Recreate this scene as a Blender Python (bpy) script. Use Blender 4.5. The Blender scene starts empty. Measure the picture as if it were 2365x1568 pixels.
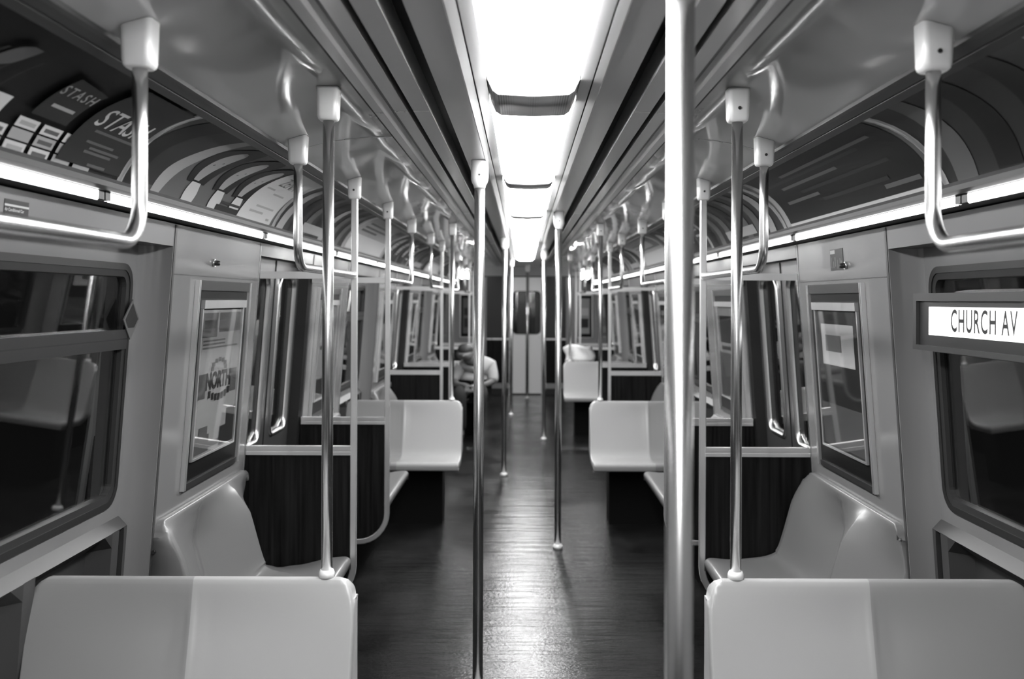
import bpy, bmesh, math, random
from mathutils import Vector, Matrix
random.seed(7)
PI = math.pi
SC = bpy.context.scene
COL = SC.collection

# ------------------------------------------------------------------ materials
def mat(name, base=0.5, rough=0.4, metal=0.0, spec=0.5, coat=0.0, coat_r=0.1, emit=0.0):
    m = bpy.data.materials.new(name); m.use_nodes = True
    b = m.node_tree.nodes['Principled BSDF']
    b.inputs['Base Color'].default_value = (base, base, base, 1)
    b.inputs['Roughness'].default_value = rough
    b.inputs['Metallic'].default_value = metal
    b.inputs['Specular IOR Level'].default_value = spec
    b.inputs['Coat Weight'].default_value = coat
    b.inputs['Coat Roughness'].default_value = coat_r
    if emit:
        b.inputs['Emission Color'].default_value = (1, 1, 1, 1)
        b.inputs['Emission Strength'].default_value = emit
    return m

def nodes(m):
    return m.node_tree.nodes, m.node_tree.links, m.node_tree.nodes['Principled BSDF']

def add_noise(m, scale=(4, 4, 4), detail=4.0, bump=0.0, dist=0.01, rough=None, col=None, rot=None):
    """object-space noise that drives bump, roughness range and colour range"""
    n, l, b = nodes(m)
    tc = n.new('ShaderNodeTexCoord'); mp = n.new('ShaderNodeMapping')
    mp.inputs['Scale'].default_value = scale
    l.new(tc.outputs['Object'], mp.inputs['Vector'])
    nz = n.new('ShaderNodeTexNoise'); nz.inputs['Scale'].default_value = 1.0
    nz.inputs['Detail'].default_value = detail
    l.new(mp.outputs['Vector'], nz.inputs['Vector'])
    if bump:
        bp = n.new('ShaderNodeBump'); bp.inputs['Strength'].default_value = bump
        bp.inputs['Distance'].default_value = dist
        l.new(nz.outputs['Fac'], bp.inputs['Height'])
        prev = b.inputs['Normal'].links
        if prev: l.new(prev[0].from_socket, bp.inputs['Normal'])
        l.new(bp.outputs['Normal'], b.inputs['Normal'])
    if rough:
        r = n.new('ShaderNodeMapRange'); r.inputs['From Min'].default_value = .3; r.inputs['From Max'].default_value = .7
        r.inputs['To Min'].default_value, r.inputs['To Max'].default_value = rough
        l.new(nz.outputs['Fac'], r.inputs['Value']); l.new(r.outputs['Result'], b.inputs['Roughness'])
    if col:
        r = n.new('ShaderNodeMapRange'); r.inputs['From Min'].default_value = .3; r.inputs['From Max'].default_value = .7
        r.inputs['To Min'].default_value, r.inputs['To Max'].default_value = col
        c = n.new('ShaderNodeCombineColor')
        l.new(nz.outputs['Fac'], r.inputs['Value'])
        for s in ('Red', 'Green', 'Blue'): l.new(r.outputs['Result'], c.inputs[s])
        l.new(c.outputs['Color'], b.inputs['Base Color'])
    return m

M = {}
M['ceiling'] = add_noise(mat('ceiling_laminate', .42, .16, spec=.6), (1.1, .8, 1.1), 2.0, bump=.55, dist=.02)
add_noise(M['ceiling'], (40, 40, 40), 3.0, rough=(.06, .11))
M['duct'] = add_noise(mat('duct_panel', .46, .26), (1.5, .6, 1.5), 2.0, bump=.3, dist=.01)
M['slot'] = mat('duct_slot_black', .006, .6)
M['wall'] = add_noise(mat('wall_laminate', .185, .18, spec=.5), (2.0, 2.0, 2.0), 2.0, bump=.18, dist=.01)
M['wall_dark'] = mat('wall_recess', .14, .4)
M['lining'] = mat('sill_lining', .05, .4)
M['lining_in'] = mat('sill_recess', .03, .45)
M['gap'] = mat('seam_black', .008, .5)
M['rail_dark'] = mat('rail_dark', .035, .4, spec=.3)
M['rail_mid'] = mat('rail_grey', .055, .4, spec=.3)
M['steel'] = mat('polished_steel', .78, .27, metal=1.0)
M['steel_soft'] = add_noise(mat('brushed_steel', .55, .3, metal=1.0), (50, 50, 6), 3.0, rough=(.24, .38))
M['cap'] = mat('cast_cap', .86, .34, metal=.1, spec=.5)
M['screw'] = mat('screw_dark', .05, .4, metal=.6)
M['seat'] = add_noise(mat('seat_plastic', .36, .3, spec=.5), (90, 90, 90), 3.0, bump=.05, dist=.002)
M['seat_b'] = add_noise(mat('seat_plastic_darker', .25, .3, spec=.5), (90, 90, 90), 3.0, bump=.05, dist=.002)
M['seat_c'] = add_noise(mat('bench_plastic', .15, .3, spec=.5), (90, 90, 90), 3.0, bump=.05, dist=.002)
M['bar'] = add_noise(mat('flat_bar_aluminium', .8, .34, metal=.9), (40, 40, 4), 3.0, rough=(.3, .4))
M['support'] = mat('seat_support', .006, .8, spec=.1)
M['gasket'] = mat('window_gasket', .012, .5)
M['wframe'] = mat('window_frame', .035, .35, metal=.2)
M['chrome'] = mat('door_window_chrome', .75, .28, metal=1.0)
M['leaf'] = add_noise(mat('door_leaf_steel', .26, .3, metal=.85), (3, 3, .8), 2.0, bump=.12, dist=.01)
M['end'] = mat('end_panel', .30, .35)
M['end_dark'] = mat('end_panel_dark', .015, .4)
M['end_steel'] = add_noise(mat('end_door_steel', .88, .35, metal=.15), (8, 8, 4), 3.0, bump=.25, dist=.01)
M['diffuser'] = mat('light_diffuser', .9, .4, emit=18.0)
M['strip'] = mat('strip_reflector', .9, .4, emit=3.0); M['strip_front'] = mat('strip_diffuser', .9, .4, emit=2.6)
M['white'] = mat('print_white', .6, .4, spec=.35); M['light'] = mat('print_light', .38, .4, spec=.35)
M['mid'] = mat('print_mid', .115, .4, spec=.35); M['dark'] = mat('print_dark', .028, .4, spec=.3); M['black'] = mat('print_black', .008, .4, spec=.3)
M['paper'] = mat('newsprint', .62, .8)
M['case_back'] = mat('case_back', .008, .4, spec=.12)
M['sign_lit'] = mat('sign_roll', .85, .5, emit=.9)
M['skin'] = mat('skin', .12, .5); M['hair'] = mat('hair', .035, .6); M['shirt'] = add_noise(mat('shirt', .36, .9), (14, 14, 14), 3.0, bump=.3, dist=.02)
M['trousers'] = mat('trousers', .012, .9); M['shoe'] = mat('shoe', .02, .3)

# perforated light divider
M['perf'] = mat('perforated_metal', .22, .45)
def _perf():
    n, l, b = nodes(M['perf'])
    tc = n.new('ShaderNodeTexCoord'); mp = n.new('ShaderNodeMapping'); mp.inputs['Scale'].default_value = (160, 160, 160)
    v = n.new('ShaderNodeTexVoronoi'); v.inputs['Scale'].default_value = 1.0; v.inputs['Randomness'].default_value = 0.0
    l.new(tc.outputs['Object'], mp.inputs['Vector']); l.new(mp.outputs['Vector'], v.inputs['Vector'])
    r = n.new('ShaderNodeValToRGB'); r.color_ramp.elements[0].position = .28; r.color_ramp.elements[0].color = (.06, .06, .06, 1)
    r.color_ramp.elements[1].position = .42; r.color_ramp.elements[1].color = (.3, .3, .3, 1)
    l.new(v.outputs['Distance'], r.inputs['Fac']); l.new(r.outputs['Color'], b.inputs['Base Color'])
_perf()

# dark wood grain laminate of the windscreens
M['wood'] = add_noise(mat('wood_laminate', .02, .4, spec=.12), (60, 60, 2.2), 5.0, col=(.002, .012), rough=(.35, .5))

# floor: black rubber with worn ripples
M['floor'] = mat('floor_rubber', .02, .3, spec=.18)
def _floor():
    n, l, b = nodes(M['floor'])
    tc = n.new('ShaderNodeTexCoord')
    def noise(scale, detail, rough=.6):
        mp = n.new('ShaderNodeMapping'); mp.inputs['Scale'].default_value = scale
        l.new(tc.outputs['Object'], mp.inputs['Vector'])
        z = n.new('ShaderNodeTexNoise'); z.inputs['Scale'].default_value = 1; z.inputs['Detail'].default_value = detail
        z.inputs['Roughness'].default_value = rough
        l.new(mp.outputs['Vector'], z.inputs['Vector']); return z
    rip = noise((2.2, 16.0, 1), 3.0); fine = noise((60, 70, 1), 4.0); patch = noise((2.2, 1.6, 1), 4.0)
    b1 = n.new('ShaderNodeBump'); b1.inputs['Strength'].default_value = .5; b1.inputs['Distance'].default_value = .012
    b2 = n.new('ShaderNodeBump'); b2.inputs['Strength'].default_value = .5; b2.inputs['Distance'].default_value = .003
    l.new(rip.outputs['Fac'], b1.inputs['Height']); l.new(fine.outputs['Fac'], b2.inputs['Height'])
    l.new(b1.outputs['Normal'], b2.inputs['Normal']); l.new(b2.outputs['Normal'], b.inputs['Normal'])
    r = n.new('ShaderNodeMapRange'); r.inputs['From Min'].default_value = .3; r.inputs['From Max'].default_value = .7
    r.inputs['To Min'].default_value = .13; r.inputs['To Max'].default_value = .27
    l.new(patch.outputs['Fac'], r.inputs['Value']); l.new(r.outputs['Result'], b.inputs['Roughness'])
    r2 = n.new('ShaderNodeMapRange'); r2.inputs['From Min'].default_value = .3; r2.inputs['From Max'].default_value = .75
    r2.inputs['To Min'].default_value = .005; r2.inputs['To Max'].default_value = .022
    c = n.new('ShaderNodeCombineColor'); l.new(patch.outputs['Fac'], r2.inputs['Value'])
    for s in ('Red', 'Green', 'Blue'): l.new(r2.outputs['Result'], c.inputs[s])
    l.new(c.outputs['Color'], b.inputs['Base Color'])
_floor()

# thin window glass: clear pane that mirrors the lit car
def glass(name, tint, f0=.05, rough=0.0):
    m = bpy.data.materials.new(name); m.use_nodes = True
    n, l = m.node_tree.nodes, m.node_tree.links; n.clear()
    o = n.new('ShaderNodeOutputMaterial'); t = n.new('ShaderNodeBsdfTransparent'); g = n.new('ShaderNodeBsdfGlossy')
    t.inputs['Color'].default_value = (tint, tint, tint, 1); g.inputs['Roughness'].default_value = rough
    f = n.new('ShaderNodeLayerWeight'); f.inputs['Blend'].default_value = .5
    p = n.new('ShaderNodeMath'); p.operation = 'POWER'; p.inputs[1].default_value = 5.0
    r = n.new('ShaderNodeMapRange'); r.inputs['To Min'].default_value = f0; r.inputs['To Max'].default_value = 1.0
    l.new(f.outputs['Facing'], p.inputs[0]); l.new(p.outputs['Value'], r.inputs['Value'])
    mx = n.new('ShaderNodeMixShader'); l.new(r.outputs['Result'], mx.inputs['Fac'])
    l.new(t.outputs['BSDF'], mx.inputs[1]); l.new(g.outputs['BSDF'], mx.inputs[2]); l.new(mx.outputs['Shader'], o.inputs['Surface'])
    return m
M['glass'] = glass('window_glass', .8, .07, .01)
M['plexi'] = glass('poster_cover', .95, .02, .03)

# ------------------------------------------------------------------ mesh builder
class MB:
    def __init__(s): s.bm = bmesh.new(); s.mats = []
    def mi(s, m):
        if m not in s.mats: s.mats.append(m)
        return s.mats.index(m)
    def face(s, pts, m, smooth=False):
        vs = [s.bm.verts.new(p) for p in pts]
        try: f = s.bm.faces.new(vs)
        except ValueError: return
        f.material_index = s.mi(m); f.smooth = smooth
    def hexa(s, p, m):           # p: 8 points, bottom ring 0-3, top ring 4-7
        vs = [s.bm.verts.new(q) for q in p]
        for ix in ((0, 3, 2, 1), (4, 5, 6, 7), (0, 1, 5, 4), (1, 2, 6, 5), (2, 3, 7, 6), (3, 0, 4, 7)):
            f = s.bm.faces.new([vs[i] for i in ix]); f.material_index = s.mi(m)
    def box(s, x0, x1, y0, y1, z0, z1, m):
        s.hexa([(x0, y0, z0), (x1, y0, z0), (x1, y1, z0), (x0, y1, z0), (x0, y0, z1), (x1, y0, z1), (x1, y1, z1), (x0, y1, z1)], m)
    def grid(s, rows, m, smooth=True, closed=False):
        vr = [[s.bm.verts.new(p) for p in r] for r in rows]
        k = s.mi(m)
        for a, b in zip(vr[:-1], vr[1:]):
            n = len(a)
            for i in range(n if closed else n - 1):
                j = (i + 1) % n
                try: f = s.bm.faces.new((a[i], a[j], b[j], b[i]))
                except ValueError: continue
                f.material_index = k; f.smooth = smooth
        return vr
    def ring(s, loops, m, smooth=False):       # skin between closed loops with equal counts
        return s.grid(loops, m, smooth, True)
    def tube(s, pts, r, m, seg=20, cap=True, radii=None):
        pts = [Vector(p) for p in pts]; rows = []
        t0 = (pts[1] - pts[0]).normalized()
        ref = Vector((1, 0, 0)) if abs(t0.x) < .9 else Vector((0, 1, 0))
        nrm = t0.cross(ref).normalized()
        for i, p in enumerate(pts):
            if i == 0: t = t0
            elif i == len(pts) - 1: t = (pts[i] - pts[i - 1]).normalized()
            else: t = ((pts[i] - pts[i - 1]).normalized() + (pts[i + 1] - pts[i]).normalized()).normalized()
            nrm = (nrm - t * nrm.dot(t)).normalized(); bn = t.cross(nrm)
            rr = radii[i] if radii else r
            rows.append([p + (nrm * math.cos(2 * PI * k / seg) + bn * math.sin(2 * PI * k / seg)) * rr for k in range(seg)])
        vr = s.grid(rows, m, True, True)
        if cap:
            for ring in (vr[0], vr[-1]):
                try:
                    f = s.bm.faces.new(ring); f.material_index = s.mi(m)
                except ValueError: pass
    def build(s, name, parent=None, loc=None, bevel=0.0, solid=0.0, weld=1e-6):
        bmesh.ops.remove_doubles(s.bm, verts=s.bm.verts, dist=weld)
        if weld > 1e-4: bmesh.ops.dissolve_degenerate(s.bm, dist=2e-4, edges=s.bm.edges)
        bmesh.ops.recalc_face_normals(s.bm, faces=s.bm.faces)
        me = bpy.data.meshes.new(name); s.bm.to_mesh(me); s.bm.free()
        for m in s.mats: me.materials.append(m)
        o = bpy.data.objects.new(name, me); COL.objects.link(o)
        if loc: o.location = loc
        if parent: o.parent = parent
        if solid:
            md = o.modifiers.new('solid', 'SOLIDIFY'); md.thickness = solid; md.offset = -1
        if bevel:
            md = o.modifiers.new('bevel', 'BEVEL'); md.width = bevel; md.segments = 3; md.limit_method = 'ANGLE'; md.angle_limit = math.radians(40)
            for p in me.polygons: p.use_smooth = True
            md.harden_normals = True
        return o

def thing(name, label, cat, loc=(0, 0, 0), group=None, rz=0.0):
    o = bpy.data.objects.new(name, None); COL.objects.link(o); o.empty_display_size = .1
    o.location = loc; o.rotation_euler.z = rz
    return tag(o, label, cat, group)
def tag(o, label, cat, group=None):
    o['label'] = label; o['category'] = cat
    if group: o['group'] = group
    return o
def struct(o): o['kind'] = 'structure'; return o
def shift_in(o, p):
    """mesh was laid out in car coordinates: hang it under p without moving it"""
    o.parent = p; o.matrix_parent_inverse = (Matrix.Translation(p.location) @ Matrix.Rotation(p.rotation_euler.z, 4, 'Z')).inverted()
    return o
def sub(o, t):
    """a screw belongs to the ceiling cap of its pole"""
    cap = [c for c in t.children if c.name.split('.')[0] == 'cap'][0]; o.parent = cap; return o
def copy_tree(o, parent=None):
    c = o.copy(); COL.objects.link(c)
    if parent: c.parent = parent
    for ch in list(o.children): copy_tree(ch, c)
    return c
SIDE = {-1: 'left', 1: 'right'}

# ------------------------------------------------------------------ car layout
P = 4.575                        # door-to-door pitch
A = [4.255 + P * i for i in range(3)]           # windscreens before each door
B = [5.305 + P * i for i in range(3)]           # windscreens after each door
Y0, Y1 = -2.2, 16.35
def W(z): return 1.14 + .0726 * (1.79 - z)      # inner face of the side wall
def WR(z): return W(z) + .09                    # recessed face around the windows
def WD(z): return W(z) + .065                   # plane of the door leaves
ZT = 1.79
CEIL = [(.466, 2.10), (.55, 2.098), (.62, 2.091), (.68, 2.081), (.72, 2.072), (.76, 2.061), (.80, 2.046)]
def ceil_z(x):
    x = abs(x)
    for (a, za), (b, zb) in zip(CEIL[:-1], CEIL[1:]):
        if x <= b: return za + (zb - za) * max(0, (x - a)) / (b - a)
    return CEIL[-1][1]
wz = [(1.85, 3.19), (6.43, 7.76), (11.0, 12.33)]   # window zones

def wpt(side, y, z, d=0.0, base=W): return (side * (base(z) - d), y, z)
def wbox(mb, side, y0, y1, z0, z1, d0, d1, m, base=W):
    mb.hexa([wpt(side, y0, z0, d0, base), wpt(side, y1, z0, d0, base), wpt(side, y1, z0, d1, base), wpt(side, y0, z0, d1, base),
             wpt(side, y0, z1, d0, base), wpt(side, y1, z1, d0, base), wpt(side, y1, z1, d1, base), wpt(side, y0, z1, d1, base)], m)
def rrect(y0, y1, z0, z1, r, n=6):
    pts = []
    for cy, cz, a0 in ((y1 - r, z1 - r, 0), (y0 + r, z1 - r, 90), (y0 + r, z0 + r, 180), (y1 - r, z0 + r, 270)):
        for k in range(n + 1):
            a = math.radians(a0 + 90 * k / n); pts.append((cy + r * math.cos(a), cz + r * math.sin(a)))
    return pts
def wloop(side, pts, d, base=W): return [wpt(side, y, z, d, base) for y, z in pts]

# ------------------------------------------------------------------ floor and ceiling
mb = MB(); mb.box(-1.45, 1.45, Y0, Y1 + .1, -.06, 0, M['floor']); struct(mb.build('floor'))

mb = MB()
for s in (-1, 1):
    # centre: light trough edge, duct panels, black slots
    prof = [(.118, 2.135, 'duct'), (.118, 2.10, 'duct'), (.147, 2.10, 'duct'), (.147, 2.108, 'slot'), (.151, 2.108, 'slot'), (.151, 2.10, 'duct'),
            (.172, 2.098, 'duct'), (.176, 2.102, 'duct'), (.250, 2.104, 'duct'), (.256, 2.16, 'slot'), (.300, 2.17, 'slot'), (.297, 2.10, 'duct'),
            (.346, 2.10, 'duct'), (.346, 2.15, 'slot'), (.363, 2.15, 'slot'), (.363, 2.10, 'duct'), (.400, 2.098, 'duct'), (.404, 2.104, 'rail_dark'), (.412, 2.104, 'rail_dark'),
            (.432, 2.094, 'duct'), (.457, 2.093, 'duct'), (.463, 2.094, 'slot'), (.466, 2.10, 'slot')]
    for (xa, za, _), (xb, zb, k) in zip(prof[:-1], prof[1:]):
        mb.face([(s * xa, Y0, za), (s * xb, Y0, zb), (s * xb, Y1, zb), (s * xa, Y1, za)], M[k])
    rows = [[(s * x, y, z) for x, z in CEIL] for y in (Y0, Y1)]
    mb.grid(rows, M['ceiling'], True)
    # transverse joints: a thin bright bead on the side panels, another on the duct band
    for y in (3.36, 7.93, 12.5):
        for (xa, za), (xb, zb) in zip(CEIL[:-1], CEIL[1:]):
            mb.hexa([(s * xa, y - .003, za - .002), (s * xb, y - .003, zb - .002), (s * xb, y + .003, zb - .002), (s * xa, y + .003, za - .002),
                     (s * xa, y - .003, za + .01), (s * xb, y - .003, zb + .01), (s * xb, y + .003, zb + .01), (s * xa, y + .003, za + .01)], M['steel_soft'])
    for y in (2.9, 6.3, 9.7):
        for xa, xb, z in ((.30, .345, 2.0985), (.364, .40, 2.0965), (.433, .456, 2.0915)):
            mb.box(s * xa, s * xb, y - .003, y + .003, z, z + .01, M['steel_soft'])
mb.box(-.118, .118, Y0, Y1, 2.135, 2.15, M['duct'])
mb.box(-.118, .118, 13.42, Y1, 2.10, 2.134, M['duct'])
struct(mb.build('ceiling'))

# ------------------------------------------------------------------ side walls
def wall(side):
    mb = MB(); m = M['wall']
    # panel zones run full height; window zones are recessed; door zones are open below the header
    zones = [(Y0, wz[0][0], 'p')]
    for i in range(3):
        zones += [(wz[i][0], wz[i][1], 'w'), (wz[i][1], A[i], 'p'), (A[i], B[i], 'd')]
        zones.append((B[i], wz[i + 1][0] if i < 2 else Y1, 'p'))
    for y0, y1, k in zones:
        if k == 'p':
            wbox(mb, side, y0, y1, 0, ZT, 0, -.03, m)
            # laminate joint and panel edge beads
            if y0 > 1: wbox(mb, side, y0 + .006, y0 + .022, .02, ZT - .002, .002, -.01, M['rail_mid'])
            wbox(mb, side, y1 - .022, y1 - .014, .02, ZT - .002, .003, -.01, M['steel_soft'])
            wbox(mb, side, y1 - .012, y1 - .003, .02, ZT - .002, .002, -.01, M['gap'])
            wbox(mb, side, y0 + .03, y1 - .03, 1.628, 1.631, .0006, -.01, M['rail_mid'])
        elif k == 'd':
            wbox(mb, side, y0, y1, 1.735, ZT, 0, -.03, m)
            mb.face([wpt(side, y0, 1.735), wpt(side, y1, 1.735), wpt(side, y1, 1.735, -.08), wpt(side, y0, 1.735, -.08)], M['gap'])
            for ye, sg in ((y0, 1), (y1, -1)):       # door pockets: black rubber returns
                mb.hexa([wpt(side, ye, 0, 0), wpt(side, ye + sg * .02, 0, -.012), wpt(side, ye + sg * .02, 0, -.09), wpt(side, ye, 0, -.09),
                         wpt(side, ye, 1.735, 0), wpt(side, ye + sg * .02, 1.735, -.012), wpt(side, ye + sg * .02, 1.735, -.09), wpt(side, ye, 1.735, -.09)], M['gap'])
        else:
            # recess: curved returns, valance above, lining below the sill
            wy0, wy1 = y0 + .11, y1 - .10
            o1 = rrect(y0 + .05, y1 - .05, .86, 1.735, .001); hole = rrect(wy0, wy1, .92, 1.645, .06)
            mb.ring([wloop(side, o1, 0, WR), wloop(side, hole, 0, WR), wloop(side, hole, -.04, WR)], m)
            for ye, sg in ((y0, 1), (y1, -1)):
                rows = [[wpt(side, ye + sg * .055 * (1 - math.cos(t * PI / 2)) ** 1.0, z, -.09 * math.sin(t * PI / 2)) for t in (0, .2, .4, .6, .8, 1)] for z in (0, .4, .8, 1.2, 1.735)]
                mb.grid(rows, m, True)
            wbox(mb, side, y0, y1, 1.718, ZT, 0, -.10, m)
            # sill: sloping light ledge, then a moulded lining with dark pockets
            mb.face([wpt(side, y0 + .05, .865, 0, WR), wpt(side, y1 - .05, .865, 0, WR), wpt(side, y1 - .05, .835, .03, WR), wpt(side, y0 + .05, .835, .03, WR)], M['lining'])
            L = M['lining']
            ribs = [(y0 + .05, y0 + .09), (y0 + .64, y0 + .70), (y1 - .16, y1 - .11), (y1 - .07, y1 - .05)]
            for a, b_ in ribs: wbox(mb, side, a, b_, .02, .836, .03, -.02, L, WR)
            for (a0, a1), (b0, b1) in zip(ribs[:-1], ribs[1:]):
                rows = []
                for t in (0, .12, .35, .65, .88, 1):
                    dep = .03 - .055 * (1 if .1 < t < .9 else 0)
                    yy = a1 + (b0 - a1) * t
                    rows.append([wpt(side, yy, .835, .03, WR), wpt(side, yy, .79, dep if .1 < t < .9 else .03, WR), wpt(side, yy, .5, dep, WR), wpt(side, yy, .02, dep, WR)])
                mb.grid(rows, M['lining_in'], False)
    # end cap strip under the advertising cove
    for y0, y1 in ((Y0, Y1),):
        mb.hexa([(side * 1.094, y0, 1.797), (side * 1.19, y0, 1.79), (side * 1.19, y1, 1.79), (side * 1.094, y1, 1.797),
                 (side * 1.094, y0, 1.815), (side * 1.19, y0, 1.81), (side * 1.19, y1, 1.81), (side * 1.094, y1, 1.815)], M['gap'])
    return struct(mb.build('wall_' + SIDE[side]))
for s in (-1, 1): wall(s)

# ------------------------------------------------------------------ advertising cove: trims, strip lights, posters
CT, CB = (.838, 2.022), (1.068, 1.836)
def cove(side, y, v, d=0.0):
    """v 0 at the lower edge, 1 at the upper edge of the concave advertising panel; d lifts towards the aisle"""
    x = CB[0] + (CT[0] - CB[0]) * v; z = CB[1] + (CT[1] - CB[1]) * v
    nx, nz = .63, .777
    bul = .042 * 4 * v * (1 - v)
    return (side * (x + nx * (bul - d)), y, z + nz * (bul - d))
n_trim = [0]
def trim(mb):
    n_trim[0] += 1; return struct(mb.build('trim_%d' % n_trim[0]))
for s in (-1, 1):
    mb = MB()                                     # dark upper border
    pr = [(.80, 2.06), (.797, 2.036), (.803, 2.030), (.818, 2.020), (.8185, 2.024), (.8215, 2.024), (.822, 2.018), (.838, 2.008), (.843, 2.014), (.843, 2.06)]
    mb.grid([[(s * x, y, z) for x, z in pr] for y in (Y0, Y1)], M['rail_dark'], False)
    trim(mb)
    mb = MB()                                     # lower border that carries the strip light
    pr = [(1.09, 1.86), (1.05, 1.848), (1.045, 1.838), (1.0465, 1.8255), (1.062, 1.8195), (1.10, 1.8195)]
    mb.grid([[(s * x, y, z) for x, z in pr] for y in (Y0, Y1)], M['rail_mid'], False)
    trim(mb)

def text_tris(body, size, shear=0.0, bold=0.0, align='CENTER', space=1.0):
    cu = bpy.data.curves.new('t', 'FONT'); cu.body = body; cu.size = size; cu.shear = shear; cu.offset = bold
    cu.align_x = align; cu.align_y = 'CENTER'; cu.space_character = space; cu.resolution_u = 3
    ob = bpy.data.objects.new('t', cu); COL.objects.link(ob)
    dg = bpy.context.evaluated_depsgraph_get(); me = bpy.data.meshes.new_from_object(ob.evaluated_get(dg))
    out = [[tuple(me.vertices[i].co[:2]) for i in p.vertices] for p in me.polygons]
    bpy.data.objects.remove(ob); bpy.data.curves.remove(cu); bpy.data.meshes.remove(me)
    return out

def catmull(pts, n):
    out = []; pts = [pts[0]] + pts + [pts[-1]]
    for i in range(1, len(pts) - 2):
        p0, p1, p2, p3 = [Vector(p) for p in pts[i - 1:i + 3]]
        for k in range(n):
            t = k / n
            out.append(.5 * ((2 * p1) + (p2 - p0) * t + (2 * p0 - 5 * p1 + 4 * p2 - p3) * t * t + (3 * p1 - p0 - 3 * p2 + p3) * t ** 3))
    out.append(Vector(pts[-2])); return out
EDGES = [.92] + [2.545 + 1.56 * i for i in range(9)]     # poster joints
class Card:
    """one printed card in the cove; (u, v) in 0..1 runs along the car and up the card as a passenger reads it"""
    def __init__(s, side, y0, y1):
        s.side, s.y0, s.y1 = side, y0, y1; s.mb = MB(); s.len = y1 - y0; s.lift = .0022
    def p(s, u, v, d):
        y = s.y0 + u * s.len if s.side < 0 else s.y1 - u * s.len
        return cove(s.side, y, v, d)
    def base(s, m, u0=0, u1=1, v0=.02, v1=.97, d=.001):
        n = 24
        s.mb.grid([[s.p(u0 + (u1 - u0) * i / 6, v0 + (v1 - v0) * j / n, d) for j in range(n + 1)] for i in range(7)], M[m], True)
    def quad(s, c, m):                             # c: four (u, v)
        n = max(2, int(abs(c[2][1] - c[1][1]) / .045) + 1); s.lift += .00016; rows = []
        for i in range(n + 1):
            a = i / n
            l0 = (c[0][0] + (c[3][0] - c[0][0]) * a, c[0][1] + (c[3][1] - c[0][1]) * a)
            l1 = (c[1][0] + (c[2][0] - c[1][0]) * a, c[1][1] + (c[2][1] - c[1][1]) * a)
            rows.append([s.p(l0[0] + (l1[0] - l0[0]) * b, l0[1] + (l1[1] - l0[1]) * b, s.lift) for b in (0, .5, 1)])
        s.mb.grid(rows, M[m], True)
    def rect(s, u0, u1, v0, v1, m): s.quad([(u0, v0), (u1, v0), (u1, v1), (u0, v1)], m)
    def band(s, pts, m):                           # pts: (u_left, u_right, v) from the bottom up
        s.lift += .00016
        s.mb.grid([[s.p(q.x + (q.y - q.x) * k / 2, q.z, s.lift) for k in range(3)] for q in catmull(list(pts), 6)], M[m], True)
    def text(s, body, u, v, size, m, **k):
        s.lift += .0003
        for poly in text_tris(body, size, **k):
            s.mb.face([s.p(u + x / s.len, v + y / .32, s.lift) for x, y in poly], M[m])
    def done(s, label, mat_=None):
        o = s.mb.build('advertising_poster'); return tag(o, label, 'poster', 'advertising cards in the cove above the %s windows' % SIDE[s.side])

def rows_of_boxes(c, u0, n, seed):
    r = random.Random(seed)
    for i in range(n):
        u = u0 + i * .062; h = .10 + .05 * (i % 3)
        v = .04
        for k in range(r.choice((2, 3, 3, 4))):
            c.rect(u, u + .052, v, v + .075, r.choice(('light', 'white', 'light')))
            c.rect(u + .008, u + .046, v + .02, v + .05, r.choice(('mid', 'light')))
            v += .088

# left side, near to far
c = Card(-1, EDGES[0], EDGES[1] - .012); c.base('black')
rows_of_boxes(c, .34, 9, 3)
for u0, u1 in ((.47, .475), (.515, .519), (.55, .553), (.42, .428)): c.quad([(u0, .26), (u1, .26), (u1 + .03, .72), (u0 + .03, .72)], 'dark')
c.band([(.475, .49, .28), (.49, .51, .5), (.505, .54, .62), (.515, .55, .74), (.53, .55, .80)], 'mid')
c.quad([(.50, .22), (.60, .22), (.605, .40), (.51, .40)], 'white')
c.quad([(.66, .34), (.755, .34), (.765, .70), (.672, .74)], 'dark')
c.text('STASH', .715, .60, .042, 'light', space=1.3, bold=.0004); c.rect(.685, .745, .44, .47, 'light')
c.quad([(.78, .10), (.99, .10), (.99, .93), (.80, .93)], 'dark')
c.text('STASH', .885, .52, .088, 'white', shear=.25, bold=.0006); c.rect(.83, .98, .38, .405, 'mid')
for v, a, b_ in ((.28, .83, .92), (.235, .85, .95), (.20, .84, .93), (.11, .87, .93)): c.rect(a, b_, v, v + .022, 'mid')
c.done('dark poster with rows of small boxes, nearest card above the left windows')

c = Card(-1, EDGES[1] + .012, EDGES[2] - .012); c.base('mid')
c.band([(.0, .05, .02), (.0, .09, .3), (.02, .17, .6), (.06, .22, .97)], 'black')
c.band([(.08, .13, .1), (.07, .2, .3), (.1, .26, .6), (.16, .3, .95)], 'dark')
c.band([(.13, .17, .03), (.15, .21, .3), (.21, .27, .6), (.27, .31, .95)], 'light')
for u in (.30, .46, .60):
    c.band([(u - .03, u + .07, .25), (u - .04, u + .10, .45), (u - .01, u + .14, .7), (u + .06, u + .15, .9), (u + .09, u + .13, .96)], 'black')
    c.band([(u + .0, u + .03, .28), (u + .0, u + .055, .42), (u + .02, u + .085, .6), (u + .05, u + .10, .75), (u + .075, u + .09, .82)], 'light')
    c.band([(u + .025, u + .03, .50), (u + .03, u + .036, .52)], 'dark'); c.band([(u + .055, u + .06, .56), (u + .06, u + .066, .58)], 'dark')
    c.band([(u - .01, u + .05, .03), (u - .01, u + .06, .14), (u + .0, u + .05, .26)], 'white')
c.rect(.50, .67, .03, .12, 'black'); c.rect(.52, .66, .14, .17, 'dark')
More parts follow.
